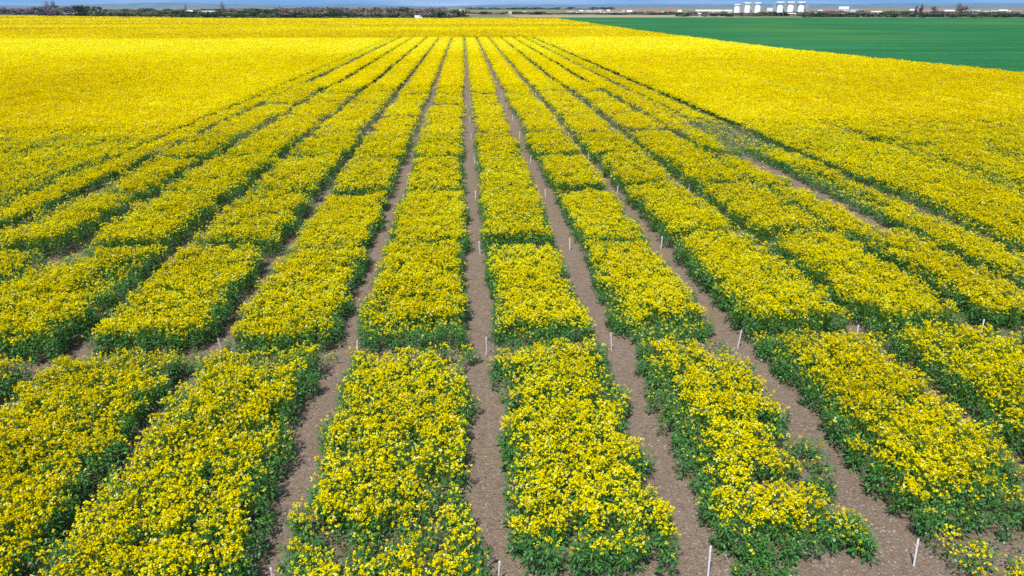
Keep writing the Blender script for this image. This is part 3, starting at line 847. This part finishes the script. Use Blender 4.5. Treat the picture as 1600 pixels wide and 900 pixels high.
# trees
M_BARK = plain('bark', (0.16, 0.12, 0.09), 0.95, 0.25, 2.0)
def crown_mat(name, a, b): return leaf_mat(name, [(0.0, a), (1.0, b)], 0.15, 0.0)
M_CR = {'green': crown_mat('crown_green', (0.018, 0.045, 0.014), (0.075, 0.14, 0.035)),
        'dark': crown_mat('crown_dark', (0.012, 0.028, 0.014), (0.04, 0.075, 0.03)),
        'olive': crown_mat('crown_olive', (0.06, 0.07, 0.025), (0.17, 0.17, 0.07)),
        'brown': crown_mat('crown_brown', (0.12, 0.09, 0.08), (0.30, 0.235, 0.20)),
        'mauve': crown_mat('crown_mauve', (0.11, 0.085, 0.105), (0.26, 0.205, 0.23))}
def tree_parts(kind, H, W, seed, nf=420):
    r = np.random.default_rng(seed); rd = random.Random(seed)
    tr = MB()
    th = H * (0.35 if kind != 'poplar' else 0.15)
    tr.limb((0, 0, -0.2), (0, 0, th), 0.035 * H, 0.02 * H, 7)
    tr.limb((0, 0, th), (rd.uniform(-.05, .05) * W, 0, H * 0.9), 0.02 * H, 0.004 * H, 5)
    tips = []
    for k in range(12):
        a = rd.uniform(0, 6.28); z0 = H * (rd.uniform(0.2, 0.75) if kind in ('poplar', 'bare') else rd.uniform(0.08, 0.7) if kind == 'round' else rd.uniform(0.02, 0.6)); l = W * 0.5 * rd.uniform(0.5, 0.95)
        up_ = rd.uniform(0.35, 0.9)
        p = (l * math.cos(a), l * math.sin(a), min(z0 + l * up_, H * 0.97))
        tr.limb((0, 0, z0), p, 0.010 * H, 0.003 * H, 4); tips.append(p)
    tips = np.array(tips + [(0, 0, H * 0.9), (0, 0, H * 0.75), (0, 0, H * .6)] + ([(q * W, 0, H * .12) for q in (-.4, -.2, 0, .2, .4)] if kind in ('bush', 'round') else []))
    c = tips[r.integers(0, len(tips), nf)] + r.normal(0, 1, (nf, 3)) * np.array([W * .11, W * .11, H * .085])
    c[:, 2] = np.clip(c[:, 2], H * .02, H)
    nn = unit(r.normal(0, 1, (nf, 3)) + np.array([0, 0, .4])); t, b = frames(nn)
    hs = (0.022 * (H + W) * (0.5 + r.random(nf)))[:, None]
    if kind == 'bare':
        hs2 = hs * 0.10; hs = hs * 1.7
    else: hs2 = hs * 0.8
    V = np.stack([c - t * hs - b * hs2, c + t * hs - b * hs2, c + t * hs + b * hs2, c - t * hs + b * hs2], 1)
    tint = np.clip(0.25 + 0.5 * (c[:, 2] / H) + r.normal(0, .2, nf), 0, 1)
    return tr, V, tint
PROTO = {}
def tree_proto(kind, mat, seed):
    key = (kind, mat, seed % 4)
    if key not in PROTO:
        H, W = 8.0, {'round': 7.0, 'bush': 9.0, 'poplar': 2.2, 'bare': 6.5}[kind]
        tr, V, tint = tree_parts(kind, H, W, 40 + seed % 4 + len(kind) * 10, 420 if kind != 'bare' else 700)
        PROTO[key] = (py_mesh('trunk', tr.v, tr.f, M_BARK), quad_mesh('crown', V, M_CR[mat], tint), H, W)
    return PROTO[key]
def put_tree(u, d, top_v, wpx, kind, mat, label, group, name='tree', seed=0):
    x, y = far(u, d)
    tm, cm, H, W = tree_proto(kind, mat, seed)
    hz = max(1.6, zpx(top_v, d))
    ww = wpx * d / 1166.0 * (1.45 if kind in ('bush', 'round') else 1.0)
    root = empty(name, (x, y, -0.1), random.uniform(0, 6.28))
    tag(root, label, 'tree' if hz > 2.6 else 'shrub', group)
    for nm, me in (('trunk', tm), ('crown', cm)):
        o = link(nm, me, root); o.scale = (ww / W, ww / W, hz / H)
MARKS = [(60, 'at the left edge'), (140, 'by the two bare trees'), (215, 'right of the tall clump on the left'), (280, 'left of the bright barn'), (335, 'by the two white barns'),
         (385, 'right of the long barn'), (440, 'left of the central wood'), (495, 'left of the parked cars'), (560, 'behind the leftmost parked cars'), (610, 'behind the right parked cars'),
         (660, 'behind the white van'), (705, 'right of the white van'), (780, 'just right of the two white houses'), (840, 'behind the field end'), (900, 'where the green field begins'),
         (960, 'by the small white town'), (1020, 'left of the narrow tower'), (1075, 'right of the narrow tower'), (1145, 'before the long white sheds'), (1200, 'below the left silos'), (1262, 'below the right silos'),
         (1310, 'just right of the silos'), (1345, 'by the taller white building'), (1395, 'by the long bright shed'), (1450, 'by the poplars'), (1530, 'around the tall bare tree'), (9999, 'near the right edge')]
def mark(u):
    for a, t in MARKS:
        if u < a: return t
WORD = {'green': 'green', 'dark': 'dark', 'olive': 'olive', 'brown': 'brown', 'mauve': 'mauve'}
def tree_row(u0, u1, d, top, wpx, mats, kind, label, group, step=None, name='tree'):
    u = u0
    while u < u1:
        wv = wpx * random.uniform(0.75, 1.3)
        mt = random.choice(mats)
        tp = top + random.uniform(-1.4, 1.6)
        put_tree(u, d * random.uniform(0.96, 1.06), tp, wv, kind, mt, '%s %s %s' % (WORD[mt], label, mark(u)), group, name, random.randrange(4))
        u += (step or wpx * 0.8) * random.uniform(0.7, 1.3)
tree_row(-40, 70, 860, 11.5, 13, ['mauve', 'brown'], 'round', 'bare tree of the far wood', 'far bare trees at the left edge')
put_tree(72, 640, 3.0, 9, 'bare', 'mauve', 'tall bare tree standing out of the far left wood, left of a pair', None, 'bare_tree', 1)
put_tree(84, 640, 1.5, 7, 'bare', 'mauve', 'tall bare tree standing out of the far left wood, right of a pair', None, 'bare_tree', 2)
tree_row(66, 138, 720, 9.5, 14, ['dark', 'mauve', 'dark'], 'round', 'tree of the far left clump', 'dark trees of the tall clump at the far left')
put_tree(147, 700, 10, 14, 'round', 'green', 'green tree at the right end of the tall far left clump', None, 'tree', 3)
tree_row(160, 440, 760, 16.5, 13, ['dark', 'olive', 'brown', 'green'], 'round', 'low hedgerow tree', 'low hedgerow trees behind the left field')
tree_row(165, 440, 1400, 14.0, 12, ['dark', 'mauve'], 'round', 'dim tree behind the hedgerow', 'distant tree belt behind the left hedgerow')
tree_row(150, 450, 600, 20.5, 13, ['green', 'dark', 'olive'], 'bush', 'low bush at the far field edge', 'bushes at the far edge of the left field', name='bush')
tree_row(438, 700, 700, 12.0, 12, ['brown', 'mauve', 'brown', 'olive'], 'round', 'leafless tree of the central wood', 'leafless trees of the far central wood')
tree_row(445, 705, 590, 19.0, 13, ['brown', 'dark', 'olive'], 'bush', 'low brush at the foot of the wood', 'brush at the foot of the central wood', name='bush')
put_tree(290, 640, 7, 5, 'bare', 'brown', 'thin bare tree above the left hedgerow beside the white barn', None, 'bare_tree', 1)
put_tree(347, 640, 3, 8, 'bare', 'brown', 'tall thin bare tree above the left hedgerow, right of the long barn', None, 'bare_tree', 3)
for k, (u, m_) in enumerate(((706, 'olive'), (715, 'green'), (724, 'olive'))):
    put_tree(u, 640, 14.5, 14, 'bush', m_, ['greenish bush left of the trio in front of the white houses', 'middle green bush of the trio in front of the white houses', 'greenish bush right of the trio in front of the white houses'][k], None, 'bush', k)
tree_row(735, 960, 2600, 12.2, 9, ['dark'], 'round', 'tree in the flat distant wood,', 'flat distant wood')
tree_row(740, 860, 900, 18.0, 9, ['dark', 'green', 'brown'], 'round', 'small tree among distant houses', 'trees among the houses beyond the centre')
tree_row(830, 985, 900, 20.0, 7, ['dark', 'brown', 'olive'], 'bush', 'bush on the tan meadow', 'bushes on the tan meadow edge', name='bush')
tree_row(960, 1140, 850, 18.5, 10, ['brown', 'mauve', 'dark'], 'round', 'small horizon tree', 'brown trees before the long white sheds')
tree_row(1060, 1145, 700, 21.0, 7, ['mauve', 'dark'], 'bush', 'low bush at the green field edge', 'low bushes below the sheds', name='bush')
tree_row(1142, 1262, 740, 18.5, 11, ['dark', 'mauve', 'brown'], 'round', 'tree at the foot of the silos', 'dark trees at the foot of the silos')
tree_row(1262, 1600, 820, 17.0, 10, ['brown', 'mauve', 'olive'], 'round', 'tree among the village roofs', 'brown trees among the village roofs')
tree_row(1262, 1650, 640, 20.8, 11, ['dark', 'green', 'dark'], 'bush', 'hedge bush behind the green field', 'hedge along the far edge of the green field', name='bush')
put_tree(1432, 760, 8.0, 4, 'poplar', 'mauve', 'slim dark poplar on the right horizon, left one of two', None, 'poplar', 1)
put_tree(1440, 760, 6.5, 5, 'poplar', 'mauve', 'slim dark poplar on the right horizon, right and taller of two', None, 'poplar', 2)
put_tree(1460, 760, 10, 6, 'round', 'mauve', 'lone dark tree right of the two slim poplars', None, 'tree', 0)
put_tree(1498, 700, 5, 7, 'bare', 'brown', 'tall thin bare tree on the right horizon', None, 'bare_tree', 0)
put_tree(1505, 700, 9, 12, 'round', 'brown', 'broad brown tree beside the tall bare tree on the right', None, 'tree', 1)

# buildings
M_BW = plain('white_wall', (0.80, 0.78, 0.74), 0.8, 0.05, 0.4)
M_BP = plain('cream_wall', (0.66, 0.56, 0.48), 0.8, 0.06, 0.4)
M_ROOFR = plain('red_roof', (0.33, 0.14, 0.10), 0.85, 0.2, 0.8)
M_ROOFG = plain('grey_roof', (0.45, 0.46, 0.48), 0.6, 0.1, 0.8)
M_ROOFW = plain('white_roof', (0.86, 0.86, 0.86), 0.5, 0.03, 0.8)
M_GLASS = plain('dark_glass', (0.04, 0.05, 0.06), 0.2, 0.1, 1.0)
def house(u, d, wpx, wall_v, roof_v, wall, roof, label, group=None, name='house', depth=None, flat=False):
    x, y = far(u, d)
    W = wpx * d / 1166.0 / 2; hw = max(2.2, zpx(wall_v, d)); hr = max(hw + 0.6, zpx(roof_v, d)); D = depth or max(4.0, min(W, 9))
    root = empty(name, (x, y, -0.1), -math.atan2(x, y))
    if group and '*' in label:
        label = label.replace('*', {M_ROOFW: 'white roofed', M_ROOFR: 'red roofed', M_ROOFG: 'grey roofed'}[roof] + (' cream' if wall == M_BP else ' white')) + ' ' + mark(u)
    tag(root, label, 'building', group)
    mb = MB(); mb.box(-W, W, -D, D, 0, hw); mb.build('wall', wall, root)
    mb = MB(); e = 0.3
    if flat: mb.prism([(-W - e, hw), (W + e, hw), (W + e, hr), (-W - e, hr)], -D - e, D + e)
    else:
        mb.add([(-W-e, -D-e, hw), (W+e, -D-e, hw), (W+e, D+e, hw), (-W-e, D+e, hw), (-W-e, 0, hr), (W+e, 0, hr)],
               [(0,3,2,1), (0,1,5,4), (2,3,4,5), (0,4,3), (1,2,5)])
    mb.build('roof', roof, root)
    n = max(2, min(12, int(W * 2 / 3.2)))
    wmb = None
    for k in range(n):
        cx = -W + (k + 0.5) * 2 * W / n
        wm = MB(); wm.box(cx - 0.5, cx + 0.5, -D - 0.04, -D + 0.02, hw * 0.45, hw * 0.75)
        wm.build('window', M_GLASS, root)
    wm = MB(); wm.box(-0.5 - W * .3, 0.5 - W * .3, -D - 0.05, -D + 0.02, 0.0, min(2.1, hw * 0.42)); wm.build('door', M_GLASS, root)
house(294, 880, 10, 17.5, 15.5, M_BW, M_ROOFW, 'bright white barn showing over the left hedgerow', name='barn')
house(325, 950, 18, 18.0, 16.4, M_BW, M_ROOFW, 'long low white barn right of the bright barn on the left horizon', name='barn')
house(721, 900, 8, 17, 15, M_BW, M_ROOFW, 'left white house behind the green bushes beyond the centre')
house(728, 1000, 6, 16, 14.5, M_BW, M_ROOFR, 'right white house behind the green bushes beyond the centre')
for k, (u, wv) in enumerate(((797, 5), (816, 4), (820, 6), (832, 5))):
    house(u, 900 + 40 * k, wv, 20 + (k % 2) - 1.5, 18.5 - k * 0.4, M_BW, [M_ROOFW, M_ROOFR][k % 2],
          ['small cream house just beyond the far edge near the centre', 'tiny white house second beyond the centre', 'small white house third beyond the centre', 'small white house fourth beyond the centre'][k])
u = 890
while u < 952:
    house(u, random.uniform(1150, 1500), random.uniform(4, 8), 17.0, random.uniform(14.5, 16), random.choice([M_BW, M_BP, M_BW]), random.choice([M_ROOFW, M_ROOFR, M_ROOFG]),
          '* town house beyond the meadow', 'white town houses beyond the meadow'); u += random.uniform(4, 8)
u = 958
while u < 1066:
    house(u, random.uniform(1050, 1300), random.uniform(5, 10), 17.5, random.uniform(15, 16.5), random.choice([M_BP, M_BW, M_BP]), random.choice([M_ROOFR, M_ROOFR, M_ROOFW]),
          '* village house', 'pinkish village houses'); u += random.uniform(6, 11)
house(1048, 1100, 3, 16, 10.5, M_BP, M_ROOFR, 'narrow village tower rising above pink roofs', name='church_tower', depth=2)
for k, (u, wv) in enumerate(((1099, 22), (1120, 18), (1138, 12))):
    house(u, 1180, wv, 18.0, 15.0, M_BW, M_ROOFW, ['long white shed, leftmost of three beside the silos', 'white shed, middle of three beside the silos', 'white shed nearest the silos of three'][k], 'long white sheds', name='shed')
house(1094, 720, 4, 22.4, 21.4, M_BW, M_ROOFW, 'tiny white hut in front of the long sheds', name='hut')
house(1235, 720, 19, 24.5, 22.0, M_ROOFR, M_ROOFW, 'low shed with white roof and red wall below the right silos', name='shed')
house(1204, 1150, 9, 17.5, 12.0, M_BP, M_ROOFW, 'cream building between the two groups of silos', name='building', flat=True)
u = 1272
while u < 1600:
    house(u, random.uniform(950, 1250), random.uniform(6, 12), 17.5, random.uniform(14.5, 16.8), random.choice([M_BW, M_BP, M_BP]), random.choice([M_ROOFR, M_ROOFG, M_ROOFW, M_ROOFR]),
          '* village house', 'village houses on the right horizon'); u += random.uniform(9, 17)
house(1319, 1000, 14, 14.0, 10.0, M_BW, M_ROOFW, 'taller white building above the village roofs right of the silos', name='building', flat=True)
house(1373, 880, 18, 19.5, 17.0, M_BW, M_ROOFW, 'long bright white shed in the village on the right', name='shed')
house(1426, 900, 6, 16, 13.5, M_BW, M_ROOFW, 'bright white block left of the two poplars', name='building', flat=True)
house(1578, 820, 5, 18.5, 16.0, M_BW, M_ROOFW, 'small white house at the right edge of the horizon')

# silos
M_SILO = plain('silo_white', (0.84, 0.84, 0.82), 0.5, 0.04, 0.3)
M_SILOG = plain('silo_grey', (0.30, 0.34, 0.36), 0.6, 0.15, 0.3)
def silo(u, top_v, wpx, head, label, d=1100):
    x, y = far(u, d)
    H = zpx(top_v, d); R = wpx * d / 1166.0 / 2
    root = empty('silo', (x, y, -0.1), -math.atan2(x, y))
    tag(root, label, 'silo', 'white silos')
    mb = MB(); mb.lathe(0, 0, [(R * 1.08, 0), (R * 1.08, 0.8), (R, 0.9), (R, H * 0.80)], 28); tank = mb.build('tank', M_SILO, root, True)
    mb = MB(); mb.lathe(0, 0, [(R, H * 0.802), (R * head, H * 0.87), (R * head, H * 0.985), (R * head * 0.9, H)], 28); mb.build('silo_head', M_SILO, root)
    mb = MB()
    for k in range(12): mb.lathe(0, 0, [(R * 1.012, H * (0.06 + 0.06 * k)), (R * 1.02, H * (0.065 + 0.06 * k)), (R * 1.012, H * (0.07 + 0.06 * k))], 28)
    mb.build('hoop', M_SILOG, tank)
    mb = MB()
    for s_ in (-0.3, 0.3): mb.limb((s_, -R * 1.06, 0.2), (s_, -R * 1.06, H * 0.86), 0.05, 0.05, 4)
    for k in range(int(H * 1.6)): mb.limb((-0.3, -R * 1.06, 0.5 + k * 0.5), (0.3, -R * 1.06, 0.5 + k * 0.5), 0.03, 0.03, 4)
    mb.build('ladder', M_SILOG, tank)
names = ['short white silo at the left end of the silo row', 'white silo, left one of the left pair of tall silos', 'white silo, right one of the left pair of tall silos',
         'white silo, leftmost of the right three', 'white silo, middle one of the right three', 'white silo, rightmost of the right three']
for (u, tv, wv, hd), nm in zip(((1152, 6.5, 9.5, 1.15), (1168, 4, 9, 1.22), (1184, 4, 9, 1.22), (1219, 3, 9.5, 1.3), (1235.5, 3, 9.5, 1.25), (1252, 3, 10, 1.3)), names):
    silo(u, tv, wv, hd, nm)
def leg_tower(u, top_v, wpx, label, d=1108):
    x, y = far(u, d); H = zpx(top_v, d); W = wpx * d / 1166.0 / 2
    root = empty('elevator_tower', (x, y, -0.1), -math.atan2(x, y)); tag(root, label, 'tower', 'grey elevator towers between the silos')
    mb = MB(); mb.box(-W, W, -W, W, 0, H * .9); mb.build('shaft', M_SILOG, root)
    mb = MB(); mb.box(-W * .7, W * .7, -W * .7, W * .7, H * .9, H); mb.build('head_house', M_SILOG, root)
for (u, tv), nm in zip(((1162, 7), (1176, 2.5), (1211, 5), (1227.5, 2.5), (1244, 3), (1260, 7)),
                       ['low grey tower between the short silo and the left pair', 'grey tower between the left pair of tall silos', 'grey tower left of the right three silos',
                        'tall grey tower between the first and second of the right three silos', 'grey tower between the second and last of the right three silos', 'low grey tower right of the last silo']):
    leg_tower(u, tv, 6, nm)

# vehicles parked on the far road
M_CARD = plain('car_dark', (0.03, 0.035, 0.045), 0.3, 0.1, 2.0)
M_CARW = plain('van_white', (0.80, 0.80, 0.80), 0.35, 0.03, 2.0)
M_TYRE = plain('tyre', (0.02, 0.02, 0.02), 0.9, 0.1, 5.0)
def vehicle(u, d, van, mat, label, group):
    x, y = far(u, d)
    root = empty('parked_van' if van else 'parked_car', (x, y, 0.0), random.uniform(-.15, .15))
    tag(root, label, 'van' if van else 'car', group)
    if van:
        L, Wd = 2.7, 0.98
        prof = [(-L, .45), (L, .45), (L, 1.15), (L - .35, 1.35), (L - 1.0, 2.25), (L - 1.3, 2.4), (-L + .1, 2.4), (-L, 2.2)]
        win = [(L - .50, 1.42), (L - 1.04, 2.15), (L - 1.9, 2.15), (L - 1.9, 1.42)]
    else:
        L, Wd = 2.15, 0.86
        prof = [(-L, .35), (L, .35), (L, .75), (L - .2, .9), (L - 1.1, .98), (L - 1.75, 1.42), (-L + 1.2, 1.45), (-L + .45, 1.0), (-L, .92)]
        win = [(L - 1.22, 1.0), (L - 1.78, 1.37), (-L + 1.25, 1.38), (-L + .7, 1.0)]
    mb = MB(); mb.prism(prof, -Wd, Wd); mb.build('body', mat, root)
    for s_ in (-1, 1):
        mb = MB(); y0 = s_ * (Wd + 0.008)
        mb.prism(win, min(y0, y0 - s_ * .03), max(y0, y0 - s_ * .03)); mb.build('window', M_GLASS, root)
        for xx in (-L * .62, L * .62):
            mb = MB(); mb.limb((xx, s_ * (Wd - .18), .33), (xx, s_ * (Wd + .02), .33), .33, .33, 14); wh = mb.build('wheel', M_TYRE, root)
            mb = MB(); mb.limb((xx, s_ * (Wd - .1), .33), (xx, s_ * (Wd + .03), .33), .2, .19, 12); mb.build('rim', M_ROOFG, wh)
for k, u in enumerate((504, 546, 554, 575, 588)):
    vehicle(u, 550, False, M_CARD, ['small dark car parked alone at the far field edge, leftmost', 'dark parked car, left one of a close pair at the far edge', 'dark parked car, right one of a close pair at the far edge',
            'dark parked car right of the close pair at the far edge', 'rightmost dark parked car, left of the white van'][k], 'dark cars parked at the far field edge')
vehicle(653, 550, True, M_CARW, 'white van parked at the far edge of the rapeseed in front of the wood', None)

# ------------------------------------------------------------------ haze
hz = MB(); hz.box(-15900, 15900, -800, 15950, -2.0, 330)
mh, nh, oh = nodes('haze')
pv = nh.nodes.new('ShaderNodeVolumePrincipled')
pv.inputs['Color'].default_value = (0.34, 0.66, 1.0, 1)
pv.inputs['Density'].default_value = 4.5e-5
pv.inputs['Anisotropy'].default_value = 0.0
nh.links.new(pv.outputs[0], oh.inputs['Volume'])
tag(hz.build('haze', mh), kind='stuff', label='thin blue haze over the whole plain', cat='haze')
print('QUADS', NQ)
